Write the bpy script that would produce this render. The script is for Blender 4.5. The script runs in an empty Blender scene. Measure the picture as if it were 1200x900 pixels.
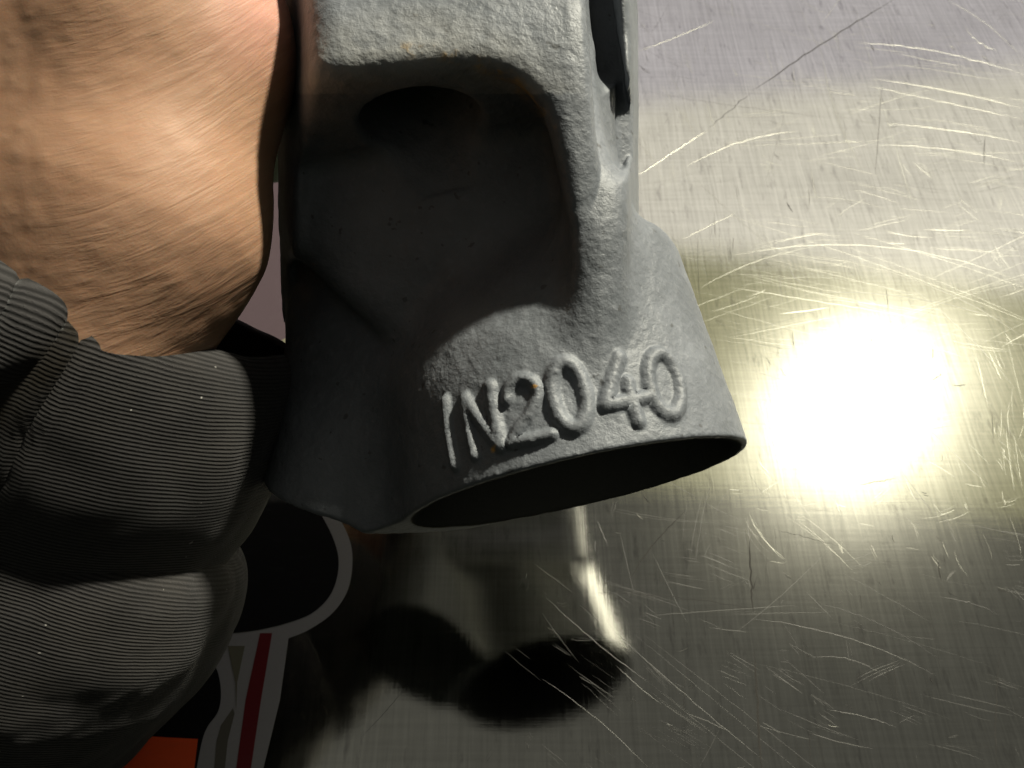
import bpy, math, random
import numpy as np
from mathutils import Matrix, Vector

SC = bpy.context.scene
COL = SC.collection
rng = np.random.default_rng(7)
random.seed(7)

# ------------------------------------------------------------------ camera
TILT = math.radians(32.5)      # lens looks down, tipped 32.5 degrees off the vertical
CAM_H = 0.280                  # lens height above the bench (m)
FPX = 942.0                    # focal length in pixels of a 1200 px wide frame
cam_data = bpy.data.cameras.new("camera")
cam_data.sensor_width = 36.0
cam_data.lens = 36.0 * FPX / 1200.0
cam_data.clip_start = 0.005
cam_data.clip_end = 50.0
cam_data.dof.use_dof = True
cam_data.dof.focus_distance = 0.185
cam_data.dof.aperture_fstop = 36.0
cam = bpy.data.objects.new("camera", cam_data)
COL.objects.link(cam)
cam.location = (0, 0, CAM_H)
cam.rotation_euler = (TILT, 0, 0)
SC.camera = cam
CX = np.array([1.0, 0, 0])
CY = np.array([0, math.cos(TILT), math.sin(TILT)])
CZ = np.array([0, -math.sin(TILT), math.cos(TILT)])
CAM = np.array([0, 0, CAM_H])

# ------------------------------------------------------------------ world: a dim workshop
world = bpy.data.worlds.new("World")
SC.world = world
world.use_nodes = True
bg = world.node_tree.nodes["Background"]
bg.inputs[0].default_value = (0.80, 0.94, 0.56, 1)
bg.inputs[1].default_value = 0.024


def area_lamp(name, loc, target, size, power, color, size_y=None, shape='DISK'):
    l = bpy.data.lights.new(name, 'AREA')
    l.shape = shape if size_y is None else 'RECTANGLE'
    l.size = size
    if size_y is not None:
        l.size_y = size_y
    l.energy = power
    l.color = color
    o = bpy.data.objects.new(name, l)
    COL.objects.link(o)
    o.location = loc
    d = Vector(target) - Vector(loc)
    z = (-d).normalized()
    x = (Vector((1, 0, 0)) - z * z.x).normalized()      # long side runs parallel to the bench edge
    y = z.cross(x)
    o.rotation_euler = Matrix((x, y, z)).transposed().to_euler()
    return o


def ray(px, py):
    return CX * ((px - 600) / FPX) + CY * ((450 - py) / FPX) - CZ


def on_bench(px, py, z=0.0):
    d = ray(px, py)
    t = (CAM_H - z) / -d[2]
    return CAM + d * t


def mirrored(px, py, dist):
    p = on_bench(px, py)
    d = ray(px, py) * np.array([1, 1, -1.0])
    d /= np.linalg.norm(d)
    return p + d * dist


# the work lamp over the bench, far side and right
area_lamp("work_lamp", mirrored(1000, 478, 1.45), on_bench(780, 400), 0.10, 48.0, (1.0, 0.955, 0.78), size_y=0.07)
# added unseen yellow panel, gives the warm halo on the steel
area_lamp("halo_panel", mirrored(985, 350, 1.62), on_bench(985, 350), 1.5, 1.5, (1.0, 0.96, 0.50), size_y=0.95)
# the strip light further off
area_lamp("ceiling_light", mirrored(1080, 10, 2.3), on_bench(1080, 10), 3.0, 12.0, (0.94, 0.89, 1.0), size_y=1.6)

# added overhead fill lamp, in place of light off the ceiling
area_lamp("overhead_fill", (0.3, 0.2, 2.4), (0.3, 0.2, 0), 5.0, 7.5, (1.0, 0.95, 0.93), size_y=5.0)

SC.view_settings.view_transform = 'Standard'
SC.view_settings.look = 'None'
SC.view_settings.exposure = 0.0
SC.view_settings.gamma = 1.0
SC.cycles.max_bounces = 8
SC.cycles.caustics_reflective = False
SC.cycles.diffuse_bounces = 2
SC.cycles.blur_glossy = 0.6
SC.cycles.sample_clamp_indirect = 4.0

# ------------------------------------------------------------------ helpers


def U(px, py, d):
    """a point in the lens frame (mm): pixel of the 1200x900 frame at depth d mm"""
    return np.array([(px - 600) / FPX * d, (450 - py) / FPX * d, -d], dtype=np.float64)


def to_world(P):
    """lens-frame mm -> world metres"""
    P = np.asarray(P) * 0.001
    return CAM + P[..., 0:1] * CX + P[..., 1:2] * CY + P[..., 2:3] * CZ


def pix(P):
    d = np.maximum(-P[:, 2], 1.0)
    return 600 + P[:, 0] / d * FPX, 450 - P[:, 1] / d * FPX


def mesh_obj(name, V, F, mat, base=None, parent=None, smooth=True):
    V = np.asarray(V, dtype=np.float64)
    b = np.zeros(3) if base is None else np.asarray(base, dtype=np.float64)
    me = bpy.data.meshes.new(name)
    if isinstance(F, np.ndarray):
        n = F.shape[1]
        me.vertices.add(len(V))
        me.vertices.foreach_set("co", (V - b).astype(np.float32).ravel())
        me.loops.add(F.size)
        me.loops.foreach_set("vertex_index", F.astype(np.int32).ravel())
        me.polygons.add(len(F))
        me.polygons.foreach_set("loop_start", np.arange(0, F.size, n, dtype=np.int32))
        me.update(calc_edges=True)
        me.validate()
    else:
        me.from_pydata([tuple(v) for v in (V - b)], [], F)
    me.polygons.foreach_set("use_smooth", np.full(len(me.polygons), smooth))
    me.materials.append(mat)
    me.update()
    o = bpy.data.objects.new(name, me)
    COL.objects.link(o)
    if parent is not None:
        o.parent = parent
    else:
        o.location = b
    return o


def empty(name, loc):
    o = bpy.data.objects.new(name, None)
    COL.objects.link(o)
    o.location = loc
    o.empty_display_size = 0.02
    return o


def tag(o, label=None, cat=None, group=None, kind=None):
    for k, v in (("label", label), ("category", cat), ("group", group), ("kind", kind)):
        if v:
            o[k] = v
    return o


def attr(o, name, arr):
    a = o.data.attributes.new(name, 'FLOAT_VECTOR', 'POINT')
    a.data.foreach_set("vector", np.asarray(arr, dtype=np.float32).ravel())


# --- distance-field tools (lens-frame mm)
def smin(a, b, k):
    h = np.clip(0.5 + 0.5 * (b - a) / k, 0, 1)
    return b + (a - b) * h - k * h * (1 - h)


def smax(a, b, k):
    return -smin(-a, -b, k)


def unit(v):
    v = np.asarray(v, dtype=np.float64)
    return v / np.linalg.norm(v)


def sd_cone(P, a, b, ra, rb):
    """capsule that tapers from radius ra at a to rb at b"""
    ba = b - a
    L2 = ba @ ba
    h = np.clip(((P - a) @ ba) / L2, 0, 1)
    return np.linalg.norm(P - a - h[:, None] * ba, axis=1) - (ra + (rb - ra) * h)


def sd_box(P, c, axes, half, r):
    q = np.abs((P - c) @ np.asarray(axes).T) - (np.asarray(half) - r)
    return np.linalg.norm(np.maximum(q, 0), axis=1) + np.minimum(q.max(axis=1), 0) - r


def sd_ell(P, c, axes, rad):
    q = (P - c) @ np.asarray(axes).T
    rad = np.asarray(rad)
    k0 = np.linalg.norm(q / rad, axis=1)
    k1 = np.linalg.norm(q / (rad * rad), axis=1)
    return k0 * (k0 - 1) / np.maximum(k1, 1e-6)


def sd_poly(x, y, pts, pad=60.0):
    """signed distance to a closed outline; far outside only the distance to its bounding box"""
    pts = np.asarray(pts, dtype=np.float64)
    lo, hi = pts.min(axis=0), pts.max(axis=0)
    bx = np.maximum(np.maximum(lo[0] - x, x - hi[0]), np.maximum(lo[1] - y, y - hi[1]))
    nr = bx < pad
    out = np.maximum(bx, pad)
    if nr.any():
        out[nr] = sd_poly_near(x[nr], y[nr], pts)
    return out


def sd_poly_near(x, y, pts):
    d = np.full(x.shape, 1e9)
    s = np.ones(x.shape)
    n = len(pts)
    for i in range(n):
        a = pts[i]
        b = pts[i - 1]
        e = b - a
        wx, wy = x - a[0], y - a[1]
        t = np.clip((wx * e[0] + wy * e[1]) / (e @ e), 0, 1)
        d = np.minimum(d, (wx - e[0] * t) ** 2 + (wy - e[1] * t) ** 2)
        c1 = y >= a[1]
        c2 = y < b[1]
        c3 = e[0] * wy > e[1] * wx
        flip = (c1 & c2 & c3) | (~c1 & ~c2 & ~c3)
        s = np.where(flip, -s, s)
    return s * np.sqrt(d)


def seg_dist(x, y, pts):
    d = np.full(len(x), 1e9)
    for (ax, ay), (bx, by) in zip(pts[:-1], pts[1:]):
        ex, ey = bx - ax, by - ay
        t = np.clip(((x - ax) * ex + (y - ay) * ey) / (ex * ex + ey * ey), 0, 1)
        d = np.minimum(d, np.hypot(x - ax - t * ex, y - ay - t * ey))
    return d


def vnoise(P, scale, seed=0):
    """cheap smooth value noise"""
    Q = P * scale
    I = np.floor(Q).astype(np.int64)
    f = Q - I
    f = f * f * (3 - 2 * f)
    out = np.zeros(len(P))
    for dx in (0, 1):
        for dy in (0, 1):
            for dz in (0, 1):
                h = (I[:, 0] + dx) * 374761393 + (I[:, 1] + dy) * 668265263 + (I[:, 2] + dz) * 2147483647 + seed * 974711
                h = (h ^ (h >> 13)) * 1274126177
                h = (h ^ (h >> 16)) & 0xFFFF
                w = (f[:, 0] if dx else 1 - f[:, 0]) * (f[:, 1] if dy else 1 - f[:, 1]) * (f[:, 2] if dz else 1 - f[:, 2])
                out += w * (h / 65535.0)
    return out * 2 - 1


def surface_nets(f, lo, hi, h):
    lo = np.asarray(lo, float)
    hi = np.asarray(hi, float)
    n = np.ceil((hi - lo) / h).astype(int) + 1
    # coarse pass to skip empty space
    m4 = 4
    nc = (n - 1) // m4 + 2
    ax = [lo[i] + np.arange(nc[i]) * h * m4 for i in range(3)]
    PC = np.stack(np.meshgrid(*ax, indexing='ij'), axis=-1)
    GC = f(PC.reshape(-1, 3)).reshape(nc)
    G = np.repeat(np.repeat(np.repeat(GC, m4, 0), m4, 1), m4, 2)[:n[0], :n[1], :n[2]].astype(np.float32)
    near = np.abs(G) < h * m4 * 1.8
    I = np.argwhere(near)
    for k in range(0, len(I), 400000):
        q = I[k:k + 400000]
        G[q[:, 0], q[:, 1], q[:, 2]] = f(lo + q * h)
    ins = G < 0
    c = ins[:-1, :-1, :-1].astype(np.int8)
    for dx, dy, dz in ((1, 0, 0), (0, 1, 0), (0, 0, 1), (1, 1, 0), (1, 0, 1), (0, 1, 1), (1, 1, 1)):
        c = c + ins[dx:n[0] - 1 + dx, dy:n[1] - 1 + dy, dz:n[2] - 1 + dz]
    act = (c > 0) & (c < 8)
    I = np.argwhere(act)
    idx = -np.ones(act.shape, dtype=np.int64)
    idx[act] = np.arange(len(I))
    acc = np.zeros((len(I), 3))
    cnt = np.zeros(len(I))
    corners = [(a, b, d) for a in (0, 1) for b in (0, 1) for d in (0, 1)]
    for ia in range(8):
        for ib in range(ia + 1, 8):
            ca, cb = np.array(corners[ia]), np.array(corners[ib])
            if np.abs(ca - cb).sum() != 1:
                continue
            va = G[I[:, 0] + ca[0], I[:, 1] + ca[1], I[:, 2] + ca[2]]
            vb = G[I[:, 0] + cb[0], I[:, 1] + cb[1], I[:, 2] + cb[2]]
            m = (va < 0) != (vb < 0)
            t = np.where(m, va / np.where(m, va - vb, 1), 0)
            acc += np.where(m[:, None], ca + t[:, None] * (cb - ca), 0)
            cnt += m
    V = lo + (I + acc / cnt[:, None]) * h
    F = []
    for ax in range(3):
        sl0 = [slice(None)] * 3
        sl1 = [slice(None)] * 3
        sl0[ax] = slice(0, -1)
        sl1[ax] = slice(1, None)
        A, B = ins[tuple(sl0)], ins[tuple(sl1)]
        e = np.argwhere(A != B)
        o1, o2 = [(1, 2), (2, 0), (0, 1)][ax]
        ok = (e[:, o1] > 0) & (e[:, o2] > 0) & (e[:, o1] < n[o1] - 1) & (e[:, o2] < n[o2] - 1)
        e = e[ok]
        q = []
        for s1, s2 in ((-1, -1), (0, -1), (0, 0), (-1, 0)):
            k = e.copy()
            k[:, o1] += s1
            k[:, o2] += s2
            q.append(idx[k[:, 0], k[:, 1], k[:, 2]])
        q = np.stack(q, axis=1)
        inside_first = A[e[:, 0], e[:, 1], e[:, 2]]
        q = np.where(inside_first[:, None], q, q[:, ::-1])
        F.append(q)
    return V, np.concatenate(F)


def subdivide(V, F):
    n = len(V)
    E = np.stack([F, np.roll(F, -1, axis=1)], axis=2).reshape(-1, 2)
    Es = np.sort(E, axis=1)
    key = Es[:, 0] * n + Es[:, 1]
    uq, inv = np.unique(key, return_inverse=True)
    mid = (V[uq // n] + V[uq % n]) * 0.5
    cen = V[F].mean(axis=1)
    em = (n + inv).reshape(F.shape)
    cc = n + len(uq) + np.arange(len(F))
    out = []
    for k in range(4):
        out.append(np.stack([F[:, k], em[:, k], cc, em[:, k - 1]], axis=1))
    return np.concatenate([V, mid, cen]), np.concatenate(out)


def project(V, f, it=2, eps=0.15):
    K = np.array([[1, 1, 1], [1, -1, -1], [-1, 1, -1], [-1, -1, 1]], float)
    for _ in range(it):
        g = np.zeros_like(V)
        s = np.zeros(len(V))
        for k in K:
            v = f(V + k * eps)
            g += v[:, None] * k
            s += v
        s /= 4
        g /= 4 * eps
        g2 = np.maximum((g * g).sum(axis=1), 0.09)
        V = V - np.clip(s / g2, -1.0, 1.0)[:, None] * g
    return V


# ------------------------------------------------------------------ material helpers
class NT:
    def __init__(self, name):
        self.m = bpy.data.materials.new(name)
        self.m.use_nodes = True
        self.t = self.m.node_tree
        self.b = self.t.nodes["Principled BSDF"]
        self.out = self.t.nodes["Material Output"]

    def n(self, typ, **kw):
        nd = self.t.nodes.new(typ)
        for k, v in kw.items():
            if k.startswith('i_'):
                key = k[2:]
                key = int(key) if key.isdigit() else key
                nd.inputs[key].default_value = v
            else:
                setattr(nd, k, v)
        return nd

    def l(self, a, b):
        self.t.links.new(a, b)

    def noise(self, vec, scale, detail=4, rough=0.55, dist=0.0):
        nd = self.n('ShaderNodeTexNoise')
        nd.inputs['Scale'].default_value = scale
        nd.inputs['Detail'].default_value = detail
        nd.inputs['Roughness'].default_value = rough
        nd.inputs['Distortion'].default_value = dist
        if vec is not None:
            self.l(vec, nd.inputs['Vector'])
        return nd.outputs['Fac']

    def ramp(self, fac, stops):
        nd = self.n('ShaderNodeValToRGB')
        cr = nd.color_ramp
        while len(cr.elements) < len(stops):
            cr.elements.new(0.5)
        for e, (p, c) in zip(cr.elements, stops):
            e.position = p
            e.color = c if len(c) == 4 else (*c, 1)
        self.l(fac, nd.inputs[0])
        return nd.outputs[0]

    def math(self, op, a, b=None, clamp=False):
        nd = self.n('ShaderNodeMath', operation=op, use_clamp=clamp)
        for i, v in enumerate((a, b)):
            if v is None:
                continue
            if isinstance(v, (int, float)):
                nd.inputs[i].default_value = v
            else:
                self.l(v, nd.inputs[i])
        return nd.outputs[0]

    def mix(self, fac, a, b, blend='MIX'):
        nd = self.n('ShaderNodeMix', data_type='RGBA', blend_type=blend)
        for s, v in ((0, fac), (6, a), (7, b)):
            if isinstance(v, (int, float)):
                nd.inputs[s].default_value = v
            elif isinstance(v, tuple):
                nd.inputs[s].default_value = v if len(v) == 4 else (*v, 1)
            else:
                self.l(v, nd.inputs[s])
        return nd.outputs[2]

    def vmul(self, vec, s):
        nd = self.n('ShaderNodeVectorMath', operation='MULTIPLY')
        self.l(vec, nd.inputs[0])
        nd.inputs[1].default_value = s
        return nd.outputs[0]

    def obj(self):
        return self.n('ShaderNodeTexCoord').outputs['Object']

    def attr(self, name):
        return self.n('ShaderNodeAttribute', attribute_name=name).outputs['Vector']

    def bump(self, h, strength, dist, prev=None):
        nd = self.n('ShaderNodeBump')
        nd.inputs['Strength'].default_value = strength
        nd.inputs['Distance'].default_value = dist
        self.l(h, nd.inputs['Height'])
        if prev is not None:
            self.l(prev, nd.inputs['Normal'])
        return nd.outputs[0]


def simple_mat(name, color, rough=0.5, metal=0.0, spec=0.5):
    m = NT(name)
    c = m.noise(m.obj(), 900, 3)
    col = m.mix(m.math('MULTIPLY', c, 0.35), (*color, 1), tuple(x * 0.7 for x in color))
    sc = m.ramp(m.noise(m.vmul(m.obj(), (90, 240, 1)), 1.0, 5, 0.7), [(0.56, (0, 0, 0)), (0.75, (1, 1, 1))])
    col = m.mix(m.math('MULTIPLY', sc, 0.35), col, tuple(0.7 * x + 0.03 for x in color))
    m.l(col, m.b.inputs['Base Color'])
    m.b.inputs['Roughness'].default_value = rough
    m.b.inputs['Metallic'].default_value = metal
    m.b.inputs['Specular IOR Level'].default_value = spec
    return m.m


# --- scratched stainless steel
def mat_steel():
    m = NT("scratched_steel")
    o = m.obj()
    brush_v = m.noise(m.vmul(o, (700, 22, 1)), 1.0, 6, 0.65, 0.6)
    brush_h = m.noise(m.vmul(o, (18, 650, 1)), 1.0, 6, 0.65, 0.6)
    cloud = m.noise(o, 14, 5, 0.6)
    fine = m.noise(o, 420, 3, 0.6)
    h = m.math('ADD', m.math('MULTIPLY', brush_v, 0.65), m.math('MULTIPLY', brush_h, 0.35))
    col = m.mix(m.ramp(m.math('ADD', m.math('MULTIPLY', h, 0.7), m.math('MULTIPLY', cloud, 0.3)),
                       [(0.36, (0, 0, 0)), (0.64, (1, 1, 1))]), (0.40, 0.393, 0.348), (0.64, 0.63, 0.558))
    # dark tarnish specks and streaks worn into the sheet
    sp = m.ramp(m.noise(m.vmul(o, (260, 60, 1)), 1.0, 4, 0.7), [(0.57, (0, 0, 0)), (0.72, (1, 1, 1))])
    col = m.mix(m.math('MULTIPLY', sp, 0.6), col, (0.25, 0.24, 0.22))
    bmp = m.bump(h, 0.10, 0.0002)
    bmp = m.bump(fine, 0.012, 0.0004, bmp)
    g1 = m.n('ShaderNodeBsdfAnisotropic', distribution='BECKMANN')
    g2 = m.n('ShaderNodeBsdfAnisotropic', distribution='BECKMANN')
    g3 = m.n('ShaderNodeBsdfAnisotropic', distribution='BECKMANN')
    rr = m.math('ADD', m.math('MULTIPLY', m.ramp(m.math('ADD', m.math('MULTIPLY', h, 0.6), m.math('MULTIPLY', cloud, 0.4)),
                                                 [(0.38, (0, 0, 0)), (0.62, (1, 1, 1))]), 0.055), 0.075)
    m.l(rr, g1.inputs['Roughness'])
    g2.inputs['Roughness'].default_value = 0.31
    g3.inputs['Roughness'].default_value = 0.24
    for g in (g1, g2, g3):
        m.l(col, g.inputs['Color'])
        m.l(bmp, g.inputs['Normal'])
    mx0 = m.n('ShaderNodeMixShader')
    mx0.inputs[0].default_value = 0.03
    m.l(g1.outputs[0], mx0.inputs[1])
    m.l(g3.outputs[0], mx0.inputs[2])
    mx = m.n('ShaderNodeMixShader')
    mx.inputs[0].default_value = 0.017
    m.l(mx0.outputs[0], mx.inputs[1])
    m.l(g2.outputs[0], mx.inputs[2])
    m.t.nodes.remove(m.b)
    m.l(mx.outputs[0], m.out.inputs[0])
    return m.m


def mat_casting():
    m = NT("grey_cast_paint")
    o = m.obj()
    big = m.noise(o, 45, 5, 0.6)
    mid = m.noise(o, 380, 4, 0.65)
    fin = m.noise(o, 1300, 3, 0.7)
    col = m.mix(m.ramp(big, [(0.35, (0, 0, 0)), (0.68, (1, 1, 1))]), (0.112, 0.122, 0.136), (0.172, 0.184, 0.205))
    col = m.mix(m.math('MULTIPLY', m.ramp(mid, [(0.55, (0, 0, 0)), (0.75, (1, 1, 1))]), 0.35), col, (0.235, 0.245, 0.268))
    # chips and pits
    pit = m.ramp(m.noise(o, 330, 2, 0.5), [(0.70, (0, 0, 0)), (0.73, (1, 1, 1))])
    col = m.mix(m.math('MULTIPLY', pit, 0.7), col, (0.05, 0.05, 0.05))
    # rubbed pale along the brow, with ochre rust flecks (attribute: wear)
    w = m.n('ShaderNodeAttribute', attribute_name='wear')
    sep = m.n('ShaderNodeSeparateXYZ')
    m.l(w.outputs['Vector'], sep.inputs[0])
    wn = m.math('MULTIPLY', sep.outputs[0], m.ramp(m.noise(o, 120, 5, 0.7), [(0.3, (0.1, 0.1, 0.1)), (0.6, (1, 1, 1))]), True)
    col = m.mix(wn, col, (0.36, 0.355, 0.34))
    rn = m.math('MULTIPLY', sep.outputs[1], m.ramp(m.noise(o, 190, 4, 0.7), [(0.48, (0, 0, 0)), (0.62, (1, 1, 1))]), True)
    col = m.mix(rn, col, (0.42, 0.27, 0.10))
    col = m.mix(sep.outputs[2], col, (0.75, 0.38, 0.05))
    # shade put into the colour: bore and end face darker, without gloss
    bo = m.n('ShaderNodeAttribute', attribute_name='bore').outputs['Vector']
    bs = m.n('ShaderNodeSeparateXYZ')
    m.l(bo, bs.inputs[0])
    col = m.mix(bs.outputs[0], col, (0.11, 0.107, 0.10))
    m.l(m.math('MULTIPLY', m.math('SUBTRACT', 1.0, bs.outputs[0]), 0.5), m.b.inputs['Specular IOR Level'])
    m.l(col, m.b.inputs['Base Color'])
    m.l(m.math('ADD', m.math('MULTIPLY', mid, 0.22), 0.42), m.b.inputs['Roughness'])
    b = m.bump(mid, 0.55, 0.0007)
    b = m.bump(fin, 0.35, 0.0003, b)
    m.l(b, m.b.inputs['Normal'])
    return m.m


def mat_skin():
    m = NT("skin")
    fl = m.attr('flow')
    o = m.obj()
    sep = m.n('ShaderNodeSeparateXYZ')
    m.l(fl, sep.inputs[0])
    u, pink = sep.outputs[0], sep.outputs[2]
    cr1 = m.noise(m.vmul(fl, (0.75, 4.6, 0)), 1.0, 4, 0.6, 0.5)
    cr2 = m.noise(m.vmul(fl, (1.8, 9.5, 0)), 1.0, 3, 0.6, 0.4)
    r1 = m.math('ABSOLUTE', m.math('SUBTRACT', cr1, 0.5))
    r1 = m.ramp(r1, [(0.0, (0, 0, 0)), (0.16, (1, 1, 1))])
    vc = m.n('ShaderNodeTexVoronoi', feature='SMOOTH_F1')
    wv = m.n('ShaderNodeVectorMath', operation='ADD')
    m.l(m.vmul(fl, (3.0, 8.5, 0)), wv.inputs[0])
    m.l(cr2, wv.inputs[1])
    m.l(wv.outputs[0], vc.inputs['Vector'])
    vc.inputs['Scale'].default_value = 1.0
    r2 = m.ramp(vc.outputs['Distance'], [(0.1, (1, 1, 1)), (0.8, (0, 0, 0))])
    vo = m.n('ShaderNodeTexVoronoi', feature='SMOOTH_F1')
    m.l(m.vmul(fl, (5.5, 6.2, 0)), vo.inputs['Vector'])
    vo.inputs['Scale'].default_value = 1.0
    pore = m.ramp(vo.outputs['Distance'], [(0.05, (1, 1, 1)), (0.75, (0, 0, 0))])
    wl = m.ramp(u, [(0.35, (1, 1, 1)), (1.0, (0, 0, 0))])          # pebbly skin towards the wrist bone
    wc = m.math('SUBTRACT', 1.0, wl)
    h = m.math('ADD', m.math('MULTIPLY', pore, m.math('ADD', m.math('MULTIPLY', wl, 0.55), 0.12)),
               m.math('MULTIPLY', m.math('ADD', m.math('MULTIPLY', r1, 0.42), m.math('MULTIPLY', r2, 0.58)),
                      m.math('ADD', m.math('MULTIPLY', wc, 0.85), 0.12)))
    fine = m.noise(o, 1500, 3, 0.6)
    b = m.bump(h, 0.36, 0.0004)
    b = m.bump(fine, 0.12, 0.0003, b)
    m.l(b, m.b.inputs['Normal'])
    big = m.noise(o, 60, 4, 0.6)
    col = m.mix(big, (0.38, 0.218, 0.138), (0.455, 0.282, 0.19))
    col = m.mix(pink, col, (0.62, 0.33, 0.27))
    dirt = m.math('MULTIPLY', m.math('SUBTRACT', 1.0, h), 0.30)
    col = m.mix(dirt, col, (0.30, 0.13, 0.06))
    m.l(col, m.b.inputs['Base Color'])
    m.b.inputs['Roughness'].default_value = 0.56
    m.b.inputs['Specular IOR Level'].default_value = 0.28
    m.b.inputs['Subsurface Weight'].default_value = 0.3
    m.b.inputs['Subsurface Radius'].default_value = (1.0, 0.35, 0.15)
    m.b.inputs['Subsurface Scale'].default_value = 0.0015
    return m.m


def mat_twill():
    m = NT("grey_twill")
    w = m.attr('weave')          # x round the sleeve (mm), y along it (mm), z grime
    sep = m.n('ShaderNodeSeparateXYZ')
    m.l(w, sep.inputs[0])
    o = m.obj()
    wob = m.noise(m.vmul(w, (0.05, 0.05, 0)), 1.0, 3)
    ph = m.math('ADD', m.math('MULTIPLY', sep.outputs[1], 2 * math.pi / 0.85), m.math('MULTIPLY', wob, 5.0))
    rib = m.math('ADD', m.math('MULTIPLY', m.math('SINE', ph), 0.5), 0.5)
    thr = m.noise(m.vmul(w, (1.6, 3.2, 0)), 1.0, 3, 0.7)
    rib2 = m.math('MULTIPLY', rib, m.math('ADD', m.math('MULTIPLY', thr, 1.7), 0.1))
    col = m.mix(m.ramp(rib2, [(0.1, (0, 0, 0)), (0.75, (1, 1, 1))]), (0.015, 0.0142, 0.0144), (0.042, 0.0395, 0.040))
    fade = m.noise(o, 40, 4, 0.6)
    col = m.mix(m.ramp(fade, [(0.45, (0, 0, 0)), (0.8, (0.6, 0.6, 0.6))]), col, (0.06, 0.055, 0.05))
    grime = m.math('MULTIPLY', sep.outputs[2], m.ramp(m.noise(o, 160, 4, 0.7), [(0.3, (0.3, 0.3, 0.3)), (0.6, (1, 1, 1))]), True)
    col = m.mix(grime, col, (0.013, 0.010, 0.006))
    lint = m.ramp(m.noise(o, 620, 1, 0.4), [(0.80, (0, 0, 0)), (0.82, (1, 1, 1))])
    col = m.mix(m.math('MULTIPLY', lint, 0.55), col, (0.5, 0.48, 0.45))
    m.l(col, m.b.inputs['Base Color'])
    m.b.inputs['Roughness'].default_value = 0.9
    m.b.inputs['Specular IOR Level'].default_value = 0.15
    m.b.inputs['Sheen Weight'].default_value = 0.12
    b = m.bump(rib2, 0.5, 0.0005)
    b = m.bump(m.noise(o, 1300, 3, 0.7), 0.3, 0.0003, b)
    m.l(b, m.b.inputs['Normal'])
    return m.m


M_STEEL = mat_steel()
M_CAST = mat_casting()
M_SKIN = mat_skin()
M_TWILL = mat_twill()
M_SCR = simple_mat("bright_scratch", (0.20, 0.197, 0.17), 0.45, 1.0)
M_FNT = simple_mat("faint_scratch", (0.06, 0.059, 0.056), 0.5, 1.0)
M_DARK = simple_mat("dark_scratch", (0.035, 0.033, 0.03), 0.9, 0.0, 0.1)

# ================================================================== the setting: steel bench top
bx0, bx1, by0, by1, bt = -0.75, 0.85, -0.45, 1.15, 0.03
NB = 24
V, F = [], []
xs = np.linspace(bx0, bx1, NB)
ys = np.linspace(by0, by1, NB)
# slab with a folded-down bevelled lip all round
prof = [(0, 0), (0.002, -0.0006), (0.0032, -0.002), (0.0036, -0.004), (0.0036, -bt)]
ring = [(bx0, by0), (bx1, by0), (bx1, by1), (bx0, by1)]
sg = [(-1, -1), (1, -1), (1, 1), (-1, 1)]
for dd, zz in prof:
    for (x, y), (sx, sy) in zip(ring, sg):
        V.append((x + sx * dd, y + sy * dd, zz))
F.append([0, 1, 2, 3])
for k in range(len(prof) - 1):
    for j in range(4):
        a, b2 = k * 4 + j, k * 4 + (j + 1) % 4
        F.append([a, a + 4, b2 + 4, b2])
F.append([len(V) - 4 + j for j in (3, 2, 1, 0)])
bench = mesh_obj("bench_top", V, F, M_STEEL, smooth=False)
tag(bench, "scratched stainless steel bench top under the casting", None, kind="structure")


# scratches: shallow burred ridges standing on the sheet
def ribbon_set(strokes):
    V, F = [], []
    for pts, w, slope in strokes:
        pts = np.asarray(pts)[:, :2]
        n = len(pts)
        tng = np.gradient(pts, axis=0)
        tng /= np.linalg.norm(tng, axis=1)[:, None] + 1e-12
        nor = np.stack([-tng[:, 1], tng[:, 0]], axis=1)
        b0 = len(V)
        for i in range(n):
            tp = min(1.0, 4.0 * i / (n - 1) + 0.12, 4.0 * (n - 1 - i) / (n - 1) + 0.12)
            ww = w * tp * 0.3
            V.append((*(pts[i] + nor[i] * ww), 0.000006))
            V.append((*pts[i], 0.000006 + ww * slope))
            V.append((*(pts[i] - nor[i] * ww), 0.000006))
        for i in range(n - 1):
            a = b0 + i * 3
            F.append([a, a + 1, a + 4, a + 3])
            F.append([a + 1, a + 2, a + 5, a + 4])
    return V, F


def px_curve(p0, p1, bow=0.0, n=14, jit=0.0):
    p0, p1 = np.array(p0, float), np.array(p1, float)
    d = p1 - p0
    nn = np.array([-d[1], d[0]])
    t = np.linspace(0, 1, n)
    q = p0 + t[:, None] * d + (4 * t * (1 - t) * bow)[:, None] * nn
    if jit:
        q = q + rng.normal(0, jit, q.shape)
    return np.array([on_bench(x, y) for x, y in q])


MM = 0.001
bright, faint, dark = [], [], []
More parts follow.
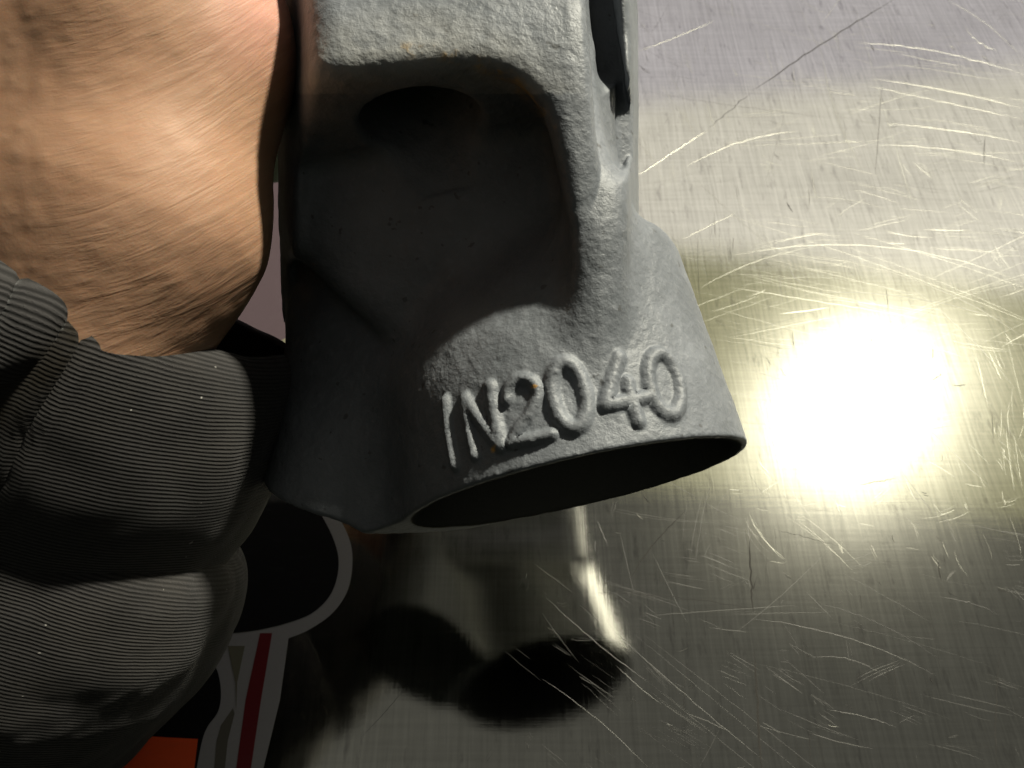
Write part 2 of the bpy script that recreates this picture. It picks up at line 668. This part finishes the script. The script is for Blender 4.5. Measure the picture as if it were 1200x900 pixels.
# the long individual scratches that can be told apart
for p0, p1, bow, w in [
    ((744, 208), (830, 152), 0.0, 1.15), ((748, 60), (838, 24), 0.01, 1.0), ((805, 195), (934, 154), -0.06, 0.8),
    ((962, 60), (1014, 205), 0.05, 0.8), ((934, 0), (965, 66), 0.02, 0.5), ((820, 338), (960, 288), -0.05, 0.8),
    ((860, 300), (1200, 332), -0.08, 0.9), ((1020, 92), (1200, 128), -0.02, 0.8), ((1005, 98), (1200, 140), 0.0, 0.7),
    ((1040, 145), (1200, 168), -0.02, 0.8), ((1030, 170), (1190, 190), -0.03, 0.7), ((1000, 50), (1200, 88), -0.04, 0.7),
    ((940, 300), (1200, 396), -0.07, 1.0), ((930, 345), (1200, 385), -0.06, 0.9), ((890, 330), (1100, 360), -0.08, 0.7),
    ((800, 280), (865, 248), 0.0, 0.7), ((808, 202), (912, 296), 0.02, 0.5), ((1060, 330), (1190, 455), -0.03, 0.6),
    ((700, 610), (712, 640), 0.0, 0.8), ((640, 700), (760, 800), 0.02, 0.7), ((722, 780), (774, 825), 0.02, 0.9),
    ((880, 725), (1098, 792), -0.05, 0.7), ((950, 770), (1040, 795), -0.10, 0.6), ((1100, 700), (1172, 722), -0.06, 0.8),
    ((635, 795), (760, 900), -0.03, 0.6), ((720, 740), (900, 895), 0.01, 0.6), ((945, 704), (1105, 776), -0.06, 0.5),
    ((970, 832), (1050, 852), -0.03, 0.6), ((1075, 488), (1160, 570), 0.01, 0.6), ((960, 30), (1015, -40), 0, 0.4),
    ((745, 20), (790, 75), 0.0, 0.4), ((1110, 0), (1195, 65), -0.05, 0.8), ((1130, 30), (1170, 60), 0.1, 0.9),
]:
    (faint if p0[1] > 600 else bright).append((px_curve(p0, p1, bow, 20, 0.35), w * 0.55 * MM, 0.18 + 0.12 * rng.random()))
for p0, p1, bow, w in [
    ((1050, -2), (880, 108), 0.01, 2.2), ((880, 108), (830, 150), -0.01, 1.1), ((878, 632), (882, 720), 0.0, 1.8), ((884, 760), (892, 905), 0.0, 2.2),
    ((690, 695), (900, 718), -0.03, 0.6), ((805, 598), (735, 685), 0.05, 1.2), ((1172, 765), (1168, 900), 0.02, 0.9),
    ((745, 105), (990, 140), 0.01, 0.5), ((905, 620), (985, 640), 0.0, 0.5), ((1005, 568), (1050, 560), 0.02, 0.9), ((882, 402), (928, 410), 0, 0.5),
    ((1092, 446), (1104, 438), 0, 0.9), ((1116, 452), (1132, 451), 0, 1.1), ((1034, 487), (1044, 483), 0, 0.9), ((972, 532), (980, 527), 0, 0.9),
]:
    dark.append((px_curve(p0, p1, bow, 20, 0.5), w * 0.5 * MM, 0.12))


def field(n, box, ang, dang, length, width, out, bow=0.05, jit=0.25):
    """scratches in small sheaves: a few near-parallel strokes from one scrape"""
    for _ in range(n):
        x = box[0] + (box[2] - box[0]) * rng.random()
        y = box[1] + (box[3] - box[1]) * rng.random()
        a0 = math.radians(ang + dang * rng.normal())
        L0 = length * math.exp(0.75 * rng.normal())
        b0 = bow * rng.normal()
        for _k in range(int(rng.choice([1, 1, 2, 3, 5]))):
            a = a0 + 0.03 * rng.normal()
            L = L0 * rng.uniform(0.35, 1.0)
            w = width * math.exp(0.6 * rng.normal() - 0.2)
            d = np.array([math.cos(a), math.sin(a)]) * L / 2
            c = np.array([x, y]) + rng.normal(0, 1, 2) * (0.12 * L0, 5.0)
            out.append((px_curve(c - d, c + d, b0, max(5, int(L / 12)), jit), w * MM, 0.03 + 0.12 * rng.random()))


field(95, (900, 10, 1300, 430), 9, 6, 110, 0.13, bright, 0.02)
field(45, (850, 40, 1300, 420), -14, 8, 80, 0.11, bright, 0.04)
field(50, (740, -40, 1000, 220), 68, 9, 36, 0.13, bright, 0.02)
field(60, (740, -40, 1300, 430), 45, 40, 34, 0.09, bright)
field(60, (880, 400, 1250, 660), 75, 12, 30, 0.12, bright)
field(60, (860, 380, 1300, 660), 20, 30, 40, 0.12, bright)
field(40, (600, 660, 1000, 950), 38, 5, 60, 0.13, faint, 0.008)
field(45, (740, 600, 1300, 950), 15, 7, 70, 0.13, faint, 0.012)
field(60, (560, 600, 1300, 950), 60, 50, 16, 0.12, faint, 0.02)
field(90, (640, -30, 1300, 640), 88, 40, 30, 0.12, faint)
field(60, (740, 0, 1250, 900), 88, 4, 30, 0.16, dark, 0.01, 0.2)
field(35, (640, 0, 1250, 900), 5, 14, 50, 0.09, dark, 0.03)
# dings: short deep nicks
for _ in range(110):
    x, y = 620 + 640 * rng.random(), -30 + 960 * rng.random()
    a = rng.normal(0.5, 0.5)
    L = 5 + 9 * rng.random()
    d = np.array([math.cos(a), math.sin(a)]) * L / 2
    w = 0.2 + 0.5 * rng.random() ** 2
    (bright if rng.random() < 0.35 else faint).append((px_curve((x - d[0], y - d[1]), (x + d[0], y + d[1]), 0.1, 5), w * MM, 0.3 + 0.3 * rng.random()))
    if rng.random() < 0.6:
        dark.append((px_curve((x - d[0] + 2, y - d[1] + 3), (x + d[0] + 2, y + d[1] + 3), 0.1, 5), w * 0.8 * MM, 0.3))
# the rest of the sheet is scratched the same way
for _ in range(500):
    x, y = rng.uniform(-0.6, 0.75), rng.uniform(-0.3, 0.95)
    a = rng.uniform(0, math.pi)
    L = 0.02 * math.exp(0.6 * rng.normal())
    t = np.linspace(-0.5, 0.5, 7)
    pts = np.stack([x + t * L * math.cos(a), y + t * L * math.sin(a) + 0.1 * L * t * t, t * 0], axis=1)
    faint.append((pts, 0.2 * MM, 0.1))
tag(mesh_obj("bright_scratches", *ribbon_set(bright), M_SCR, parent=bench, smooth=False), kind="stuff")
tag(mesh_obj("faint_scratches", *ribbon_set(faint), M_FNT, parent=bench, smooth=False), kind="stuff")
tag(mesh_obj("dark_scratches", *ribbon_set(dark), M_DARK, parent=bench, smooth=False), kind="stuff")

# ================================================================== the printed sticker on the bench
sticker = empty("sticker", on_bench(330, 760))
tag(sticker, "die-cut sticker with grey border, black round panel and dark red stripe on the steel", "sticker")
SB = np.array(sticker.location)


def vinyl(name, pts, mat, z0, thick=0.00012, smooth_px=0):
    """a flat cut piece of printed vinyl: outline given on the bench, real thickness"""
    P = [on_bench(x, y, z0) for x, y in pts]
    n = len(P)
    V = [(p[0], p[1], z0 + thick) for p in P] + [(p[0], p[1], z0) for p in P]
    F = [list(range(n))[::-1], [n + i for i in range(n)]]
    for i in range(n):
        j = (i + 1) % n
        F.append([i, j, n + j, n + i])
    o = mesh_obj(name, V, F, mat, base=SB, parent=sticker, smooth=False)
    import bmesh
    bm = bmesh.new()
    bm.from_mesh(o.data)
    bmesh.ops.recalc_face_normals(bm, faces=bm.faces)
    bm.to_mesh(o.data)
    bm.free()
    return o


def spline(pts, n=8):
    """Catmull-Rom through the points"""
    pts = [np.array(p, float) for p in pts]
    out = []
    for i in range(len(pts) - 1):
        p0 = pts[max(i - 1, 0)]
        p1, p2 = pts[i], pts[i + 1]
        p3 = pts[min(i + 2, len(pts) - 1)]
        for k in range(n):
            t = k / n
            out.append(0.5 * ((2 * p1) + (-p0 + p2) * t + (2 * p0 - 5 * p1 + 4 * p2 - p3) * t * t + (-p0 + 3 * p1 - 3 * p2 + p3) * t ** 3))
    out.append(pts[-1])
    return [tuple(p) for p in out]


M_VG = simple_mat("sticker_grey", (0.33, 0.32, 0.30), 0.4)
M_VK = simple_mat("sticker_black", (0.006, 0.006, 0.006), 0.5, 0, 0.2)
M_VR = simple_mat("sticker_red", (0.16, 0.012, 0.015), 0.4)
M_VO = simple_mat("sticker_orange", (0.85, 0.10, 0.02), 0.45)
M_VL = simple_mat("sticker_lilac", (0.075, 0.054, 0.062), 0.8, 0, 0.1)
M_VC = simple_mat("sticker_cream", (0.16, 0.15, 0.10), 0.7, 0, 0.2)
M_VS = simple_mat("sticker_line", (0.13, 0.12, 0.09), 0.4)

arc_out = spline([(365, 560), (392, 598), (408, 628), (413, 655), (408, 690), (390, 718), (362, 738), (338, 748)], 6)
arc_in = spline([(345, 560), (372, 596), (391, 632), (397, 662), (389, 694), (368, 717), (340, 729), (303, 738), (262, 743)], 6)
vinyl("backing", arc_out + [(328, 820), (305, 915), (150, 915), (120, 700), (200, 520), (300, 520)], M_VG, 0.0)
z1 = 0.00016
vinyl("black_panel", arc_in + [(250, 752), (245, 766)] +
      spline([(246, 768), (256, 790), (259, 815), (255, 835), (243, 852), (236, 872), (228, 915)], 5) + [(140, 915), (130, 700), (205, 525), (300, 530)], M_VK, z1)
vinyl("red_stripe", [(305, 742), (319, 742), (306, 820), (292, 915), (275, 915), (288, 820)], M_VR, z1)
vinyl("dark_slit", [(273, 830), (275, 836), (267, 868), (262, 915), (250, 915), (254, 868), (259, 850)], M_VS, z1)
vinyl("triangle_mark", [(268, 757), (287, 757), (278, 800), (277, 830), (276, 800), (267, 757)], M_VC, z1)
vinyl("orange_panel", [(120, 860), (232, 866), (226, 915), (110, 915)], M_VO, z1 + 0.00016)

note = empty("paper_note", on_bench(290, 350))
tag(note, "lilac card with cream edge lying between hand and casting", "card")
sticker_keep, SB_keep = sticker, SB
sticker, SB = note, np.array(note.location)
vinyl("lilac_sheet", spline([(222, 380), (226, 368), (245, 345), (285, 280), (318, 215)], 4) + [(420, 205), (420, 420), (325, 440), (322, 410), (240, 400)], M_VL, 0.0003, 0.0003)
vinyl("cream_edge", [(338, 395), (420, 380), (420, 440), (270, 450), (300, 415)], M_VC, 0.0008, 0.0003)
sticker, SB = sticker_keep, SB_keep

# ================================================================== the casting
C0 = U(676, 572, 190)
AD = unit([0.216 * 0.961, -0.976 * 0.961, 0.276])      # tube axis, out of the open end
AU = -AD
S1 = unit(np.cross(AU, [0, 0, 1.0]))                    # across the tube, to the right
if S1[0] < 0:
    S1 = -S1
S2 = np.cross(S1, AU)                                   # out of the tube towards the lens
if S2[2] < 0:
    S2 = -S2
RT = 40.5
IMX = np.array([[1, 0, 0], [0, 1, 0], [0, 0, 1.0]])


def tube_st(px, py):
    """where the sight line through a pixel meets the tube: (arc length, height)"""
    d = np.array([(px - 600) / FPX, (450 - py) / FPX, -1.0])
    o = -C0
    dp = np.array([d @ S1, d @ S2])
    op = np.array([o @ S1, o @ S2])
    a, b, c = dp @ dp, 2 * dp @ op, op @ op - RT * RT
    t = (-b - math.sqrt(max(b * b - 4 * a * c, 0))) / (2 * a)
    p = d * t - C0
    return RT * math.atan2(p @ S1, p @ S2), p @ AU


def ell_stroke(cx, cy, a, b, n=20):
    ax = unit([0.2, 0.98])
    bx = np.array([ax[1], -ax[0]])
    return [tuple(np.array([cx, cy]) + ax * a * math.cos(t) + bx * b * math.sin(t)) for t in np.linspace(0, 2 * math.pi, n)]


STROKES = [
    ([(519, 467), (524, 505), (533, 546)], 3.6),
    ([(541, 466), (548, 500), (556, 534)], 3.4), ([(542, 466), (562, 494), (586, 523)], 4.4), ([(572, 452), (578, 487), (587, 522)], 4.6),
    (spline([(593, 468), (595, 454), (607, 443), (622, 446), (630, 460), (623, 480), (608, 501), (598, 519)], 3) + [(622, 515), (647, 509)], 3.9),
    (ell_stroke(667, 463, 39, 20), 4.8),
    ([(727, 417), (718, 445), (709, 474), (734, 470), (760, 464)], 4.6), ([(736, 446), (741, 470), (748, 494)], 4.4),
    (ell_stroke(780, 449, 37, 18), 4.8),
]
ST = []
for pts, hw in STROKES:
    q = np.array([tube_st(x, y) for x, y in pts])
    ST.append((q, hw * 0.2))
ST_LO = np.min([q.min(axis=0) for q, _ in ST], axis=0) - 4
ST_HI = np.max([q.max(axis=0) for q, _ in ST], axis=0) + 4

# plan of the pocket as it opens on the front (pixels), and of the chin behind it
POCKET = spline([(363, 150), (366, 112), (386, 80), (432, 62), (496, 60), (556, 72), (600, 94), (634, 128), (650, 180), (662, 240), (675, 312)], 2) + \
    [(690, 420), (560, 520), (330, 520), (345, 300)]
GROOVE = spline([(690, -160), (690, 0), (697, 60), (703, 120), (712, 172), (726, 200), (736, 180), (735, 120), (728, 60), (719, 0), (714, -160)], 2)
CHIN = spline([(338, 100), (338, 230), (346, 290), (380, 330), (425, 372), (470, 408), (520, 430)], 2) + [(720, 440), (720, 100)]
CEIL_N = unit([0.10, -0.97, 0.20])                       # underside of the brow
CEIL_P = U(500, 146, 174)
HOLE_C = U(494, 144, 174)
HOLE_A = unit([0.20, -0.96, 0.19])
TOP_P = U(610, 322, 160)
TOP_N = unit([-0.52, 0.74, 0.28])


def plane3(a, b, c, toward):
    n = unit(np.cross(b - a, c - a))
    if (toward - a) @ n < 0:
        n = -n
    return a, n


PL_L = plane3(U(366, -80, 150), U(370, 250, 152), U(327, 100, 214), U(-200, 100, 180))
PL_R = plane3(U(737, -80, 168), U(738, 300, 168), U(745, 100, 207), U(1400, 100, 180))
PL_F = (U(520, 60, 153), unit([0.03, -0.08, 0.99]))
PL_B = (U(520, 52, 152.5), unit([0.02, 0.34, 0.94]))


def hp(P, pl):
    return (P - pl[0]) @ pl[1]


def casting_base(P, text=False):
    d0 = P - C0
    t = d0 @ AU
    xs_, ys_ = d0 @ S1, d0 @ S2
    r = np.sqrt(xs_ * xs_ + ys_ * ys_)
    rr = RT - 0.055 * np.clip(t, 0, 80)
    q = r - rr
    if text:
        near = (q > -4) & (q < 4) & (ys_ > 0) & (t > ST_LO[1]) & (t < ST_HI[1])
        if near.any():
            s_ = RT * np.arctan2(xs_[near], ys_[near])
            t_ = t[near]
            h = np.zeros(len(s_))
            for pts, hw in ST:
                dm = np.full(len(s_), 1e9)
                for k in range(len(pts) - 1):
                    a, b = pts[k], pts[k + 1]
                    e = b - a
                    w = np.clip(((s_ - a[0]) * e[0] + (t_ - a[1]) * e[1]) / (e @ e), 0, 1)
                    dm = np.minimum(dm, (s_ - a[0] - w * e[0]) ** 2 + (t_ - a[1] - w * e[1]) ** 2)
                dm = np.sqrt(dm)
                x = np.clip((dm - hw * 0.55) / (hw * 1.6), 0, 1)
                h = np.maximum(h, 1.35 * (1 - x * x * (3 - 2 * x)))
            q[near] = q[near] - h
    px, py = pix(P)
    # upper block, tapering towards the front
    body = smax(hp(P, PL_L), hp(P, PL_R), 4.0)
    body = smax(body, smax(hp(P, PL_F), hp(P, PL_B), 5.0), 6.0)
    body = smax(body, -(P[:, 2] + 236), 8.0)
    body = smax(body, P[:, 1] - 112, 8.0)
    body = smax(body, -(P[:, 1] - 8), 10.0)
    # the pocket: everything under the brow, between the left edge and the right ridge
    poly = sd_poly(px, py, POCKET) * 0.165
    pocket = smax(poly, -((P - CEIL_P) @ CEIL_N), 3.0)
    body = smax(body, -pocket, 4.5)
    # groove down the right side
    g = np.maximum(sd_poly(px, py, GROOVE) * 0.185, -(P[:, 2] + 190))
    body = smax(body, -g, 2.6)
    fl = np.maximum((712 - px) * 0.18, -(P[:, 2] + 175 - 0.10 * np.clip(py - 40, 0, 360)))
    body = smax(body, -fl, 9.0)
    # chin standing behind the pocket
    chin = sd_poly(px, py, CHIN) * 0.20
    chin = smax(chin, (P - U(480, 300, 186)) @ unit([-0.12, -0.06, 0.99]), 7.0)
    chin = smax(chin, -(P[:, 2] + 238), 5.0)
    d = smin(body, chin, 4.0)
    # drilled hole up through the brow
    dh = P - HOLE_C
    th = dh @ HOLE_A
    rh = np.linalg.norm(dh - th[:, None] * HOLE_A, axis=1)
    hole = np.maximum(rh - 13.0, np.maximum(th - 10, -th - 26))
    d = smax(d, -hole, 2.6)
    # tube, closed off above by a slanting rounded shoulder
    tube = smax(q, (P - TOP_P) @ TOP_N, 14.0)
    tube = smax(tube, t - 57.0, 10.0)
    tube = smax(tube, -t, 0.8)
    # shaded lobe at the left of the tube
    lobe = sd_cone(P, U(428, 300, 224), U(416, 640, 212), 17.0, 26.0)
    lobe = smax(lobe, -((P - U(400, 602, 195)) @ unit([0.20, 1.0, 0.12])), 2.5)
    low = smax(smin(tube, lobe, 20.0), -t, 0.8)
    d = smin(d, low, 3.0 + 7.0 * np.clip((px - 460) / 80, 0, 1) * np.clip((745 - px) / 40, 0.15, 1))
    # bore of the tube
    bore = np.maximum(r - 37.2 + 0.35 * np.maximum(t, 0), t - 26)
    d = smax(d, -bore, 1.2)
    return d


def casting_text(P):
    return casting_base(P, True)


def normals(V, F):
    n = np.cross(V[F[:, 2]] - V[F[:, 0]], V[F[:, 3]] - V[F[:, 1]])
    out = np.zeros_like(V)
    for k in range(4):
        for c in range(3):
            out[:, c] += np.bincount(F[:, k], n[:, c], len(V))
    return out / (np.linalg.norm(out, axis=1)[:, None] + 1e-12)


VC, FC = surface_nets(lambda P: casting_base(P).astype(np.float32), (-64, -48, -244), (64, 122, -140), 0.85)
VC, FC = subdivide(VC, FC)
VC = project(VC, casting_text, 2)
VC = VC + normals(VC, FC) * (0.07 * vnoise(VC, 0.55, 1) + 0.10 * vnoise(VC, 0.22, 2) + 0.05 * vnoise(VC, 1.3, 3))[:, None]
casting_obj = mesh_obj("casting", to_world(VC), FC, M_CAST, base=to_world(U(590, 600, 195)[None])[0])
tag(casting_obj, "grey painted cast metal part with pocket, drilled hole and raised IN2040 lettering", "casting")
pxv, pyv = pix(VC)
brow_d = seg_dist(pxv, pyv, POCKET[:21])
wear = np.zeros((len(VC), 3))
front = VC[:, 2] > -186
wear[:, 0] = np.where(front & (pyv < 110), np.clip(1 - brow_d / 60, 0, 1) * 0.75, 0)
wear[:, 1] = np.where(front & (pyv < 150) & (pxv > 470), np.clip(1 - brow_d / 12, 0, 1), 0)
for x, y, rr in ((626, 453, 1.8), (578, 527, 2.2)):
    wear[:, 2] = np.maximum(wear[:, 2], np.where(front, np.clip(1.6 - np.hypot(pxv - x, pyv - y) / rr, 0, 1), 0))
attr(casting_obj, 'wear', wear)
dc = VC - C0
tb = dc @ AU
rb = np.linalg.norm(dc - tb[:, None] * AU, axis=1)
bore_shade = np.zeros((len(VC), 3))  # mask of the painted shade on bore wall and end face
bore_shade[:, 0] = np.where((tb < 27) & (tb > -0.6), np.clip((RT - 0.5 - 0.055 * np.clip(tb, 0, 80) - rb - 0.9 * np.clip(tb, 0, 1)) / 0.5, 0, 1), 0)
attr(casting_obj, 'bore', bore_shade)

# ================================================================== the person: a hand and its work sleeve
person = empty("person", to_world(U(90, 640, 235)[None])[0])
tag(person, "person's bare hand in grey ribbed work sleeve gripping the casting", "person")
PB = np.array(person.location)


def chain(P, pts, rs, k=4.0):
    d = None
    for i in range(len(pts) - 1):
        e = sd_cone(P, pts[i], pts[i + 1], rs[i], rs[i + 1])
        d = e if d is None else smin(d, e, k)
    return d


def hand_base(P):
    wrist = sd_ell(P, U(50, 540, 204), [unit([0.9, -0.4, 0]), unit([0.4, 0.9, 0]), [0, 0, 1]], [28, 60, 30])
    palm = sd_ell(P, U(40, 180, 197), [unit([1, 0.05, 0]), unit([-0.05, 0.975, -0.2]), unit([0.01, 0.2, 0.975])], [43, 96, 42])
    d = smin(wrist, palm, 22)
    then = chain(P, [U(98, 420, 164), U(168, 262, 168), U(198, 60, 173), U(222, -120, 186)], [17.5, 22.4, 23.2, 17], 14)
    d = smin(d, then, 24)
    thumb = chain(P, [U(225, -120, 190), U(255, -250, 202), U(285, -360, 214)], [15, 11.5, 9], 4)
    d = smin(d, thumb, 6)
    for i in range(4):
        k0 = U(10 + 70 * i, -210 - 16 * (i % 3), 248)
        k1 = U(190 + 60 * i, -300 + 95 * (3 - i) * 0.8, 270)
        k2 = U(400 + 20 * i, -190 + 95 * (3 - i) * 0.8, 266)
        k3 = U(500 + 12 * i, -110 + 92 * (3 - i) * 0.8, 252)
        f = chain(P, [k0, k1, k2, k3], [11.5, 9.8, 9.0, 8.0], 3)
        d = smin(d, f, 3.0)
    d = smin(d, sd_cone(P, U(10, -200, 244), U(220, -240, 246), 14, 13), 10)
    return d


VH, FH = surface_nets(lambda P: hand_base(P).astype(np.float32), (-190, -60, -292), (30, 190, -136), 1.5)
VH, FH = subdivide(VH, FH)
VH = project(VH, hand_base, 1)
VH = VH + normals(VH, FH) * (0.12 * vnoise(VH, 0.09, 5) + 0.10 * vnoise(VH, 0.3, 6))[:, None]
hand = mesh_obj("hand", to_world(VH), FH, M_SKIN, base=PB, parent=person)
hx, hy = pix(VH)
pink = np.clip((hx - 215) / 90, 0, 1) * np.clip((110 - hy) / 90, 0, 1)
attr(hand, 'flow', np.stack([hx / 100, (hy + 128 * (np.clip(hx, 0, 500) / 330) ** 2) / 100, pink * 0.8], axis=1))


def sleeve_mesh(rings, nph=240, sub=14, disp=None):
    """rings: (left px, right px, depth, half depth, front bow) -> swept tube"""
    R = []
    for (l, r, dep, hd, bow) in rings:
        L, Rr = U(*l, dep - 7), U(*r, dep + 14)
        c = (L + Rr) / 2
        R.append(np.concatenate([c, (Rr - L) / 2, [0, bow, hd]]))
    R = np.array(R)
    fine = []
    for i in range(len(R) - 1):
        p0, p1, p2, p3 = R[max(i - 1, 0)], R[i], R[i + 1], R[min(i + 2, len(R) - 1)]
        for k in range(sub):
            t = k / sub
            fine.append(0.5 * ((2 * p1) + (-p0 + p2) * t + (2 * p0 - 5 * p1 + 4 * p2 - p3) * t * t + (-p0 + 3 * p1 - 3 * p2 + p3) * t ** 3))
    fine.append(R[-1])
    fine = np.array(fine)
    ph = np.linspace(0, 2 * math.pi, nph, endpoint=False)
    c, e1, e2 = fine[:, None, 0:3], fine[:, None, 3:6], fine[:, None, 6:9]
    sq = lambda v: np.sign(v) * np.abs(v) ** 0.78            # flattened, not round, in section
    Pg = c + e1 * sq(np.cos(ph))[None, :, None] + e2 * sq(np.sin(ph))[None, :, None]
    m = len(fine)
    tg = np.gradient(Pg, axis=0)
    tp = np.roll(Pg, -1, axis=1) - np.roll(Pg, 1, axis=1)
    N = np.cross(tp, tg)
    N /= np.linalg.norm(N, axis=2)[..., None] + 1e-9
    # make normals point outwards
    if ((Pg - c) * N).sum() < 0:
        N = -N
    arc = np.concatenate([[0], np.cumsum(np.linalg.norm(np.diff(Pg[:, nph // 4], axis=0), axis=1))])
    VV = arc[:, None] + 0 * ph[None]
    UU = 42 * ph[None] + 0 * arc[:, None]
    grime = np.zeros_like(UU)
    if disp is not None:
        fx, fy = pix(Pg.reshape(-1, 3))
        h, grime = disp(Pg.reshape(-1, 3), fx, fy, UU.ravel(), VV.ravel(), N.reshape(-1, 3))
        Pg = Pg + (N.reshape(-1, 3) * h[:, None]).reshape(Pg.shape)
        grime = grime.reshape(UU.shape)
    idx = np.arange(m * nph).reshape(m, nph)
    a = idx[:-1]
    b = idx[1:]
    F = np.stack([a, b, np.roll(b, -1, axis=1), np.roll(a, -1, axis=1)], axis=-1).reshape(-1, 4)
    return Pg.reshape(-1, 3), F, np.stack([UU.ravel(), VV.ravel(), grime.ravel()], axis=1)


SEAM = spline([(50, 300), (78, 322), (96, 352), (92, 400), (66, 448), (36, 500), (14, 552), (-10, 600)], 4)
FLAP = spline([(-60, 300), (5, 292), (28, 300), (50, 312), (80, 340), (84, 362), (60, 384), (40, 412), (0, 440), (-70, 470)], 3)


def disp_cuff(P, x, y, u, v, N):
    frontf = (N[:, 2] > 0.0)
    h = 0.9 * vnoise(P, 0.05, 11) + 0.35 * vnoise(P, 0.13, 12)
    ds = seg_dist(x, y, SEAM)
    h = h - np.where(frontf, 1.8 * np.exp(-(ds / 5.0) ** 2), 0)
    h = h + np.where(frontf, 0.7 * np.exp(-((ds - 13) / 7.0) ** 2), 0)
    fd = sd_poly(x, y, FLAP)
    h = h + np.where(frontf, 2.6 * (1 / (1 + np.exp(np.clip(fd / 3.5, -30, 30)))), 0)
    pl = seg_dist(x, y, [(24, 296), (26, 330), (10, 370), (-20, 400)])
    h = h - np.where(frontf, 2.2 * np.exp(-(pl / 6.0) ** 2), 0)
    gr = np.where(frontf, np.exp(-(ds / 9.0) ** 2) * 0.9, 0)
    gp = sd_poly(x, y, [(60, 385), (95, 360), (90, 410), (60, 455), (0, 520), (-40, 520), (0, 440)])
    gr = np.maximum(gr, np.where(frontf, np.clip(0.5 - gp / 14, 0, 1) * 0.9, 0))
    return h, gr


cuff_r = [((-62, 262), (318, 424), 189, 46, -2), ((-66, 268), (328, 434), 189, 48, -2), ((-70, 285), (331, 452), 189, 49, -3), ((-82, 330), (326, 490), 190, 49, -3),
          ((-98, 400), (308, 550), 192, 48, -2), ((-112, 470), (280, 610), 194, 46, 0), ((-128, 560), (238, 672), 197, 42, 2), ((-140, 640), (200, 730), 200, 39, 2)]
Vc, Fc_, Wc = sleeve_mesh(cuff_r, 420, 18, disp_cuff)
cuff = mesh_obj("cuff", to_world(Vc), Fc_, M_TWILL, base=PB, parent=person)
attr(cuff, 'weave', Wc)
sm = cuff.modifiers.new("cloth_thickness", 'SOLIDIFY')
sm.thickness = 0.0018
sm.offset = -1


def disp_sleeve(P, x, y, u, v, N):
    h = 2.2 * vnoise(P, 0.035, 21) + 0.8 * vnoise(P, 0.09, 22) + 0.2 * vnoise(P, 0.25, 23)
    gr = np.clip(vnoise(P, 0.08, 24) - 0.35, 0, 1) * 0.8
    return h, gr


sl_r = [((-122, 490), (225, 668), 201, 39, 9), ((-132, 462), (238, 658), 200, 44, 9), ((-146, 466), (250, 668), 200, 48, 9), ((-158, 496), (255, 694), 200, 50, 9),
        ((-176, 570), (240, 750), 202, 50, 9), ((-200, 650), (204, 815), 205, 50, 9), ((-240, 745), (140, 882), 209, 48, 9), ((-300, 850), (60, 965), 215, 46, 9),
        ((-400, 1000), (-50, 1080), 226, 44, 8), ((-520, 1160), (-190, 1220), 238, 44, 7)]
Vs, Fs, Ws = sleeve_mesh(sl_r, 360, 18, disp_sleeve)
sleeve = mesh_obj("sleeve", to_world(Vs), Fs, M_TWILL, base=PB, parent=person)
attr(sleeve, 'weave', Ws)
sm = sleeve.modifiers.new("cloth_thickness", 'SOLIDIFY')
sm.thickness = 0.0018
sm.offset = -1
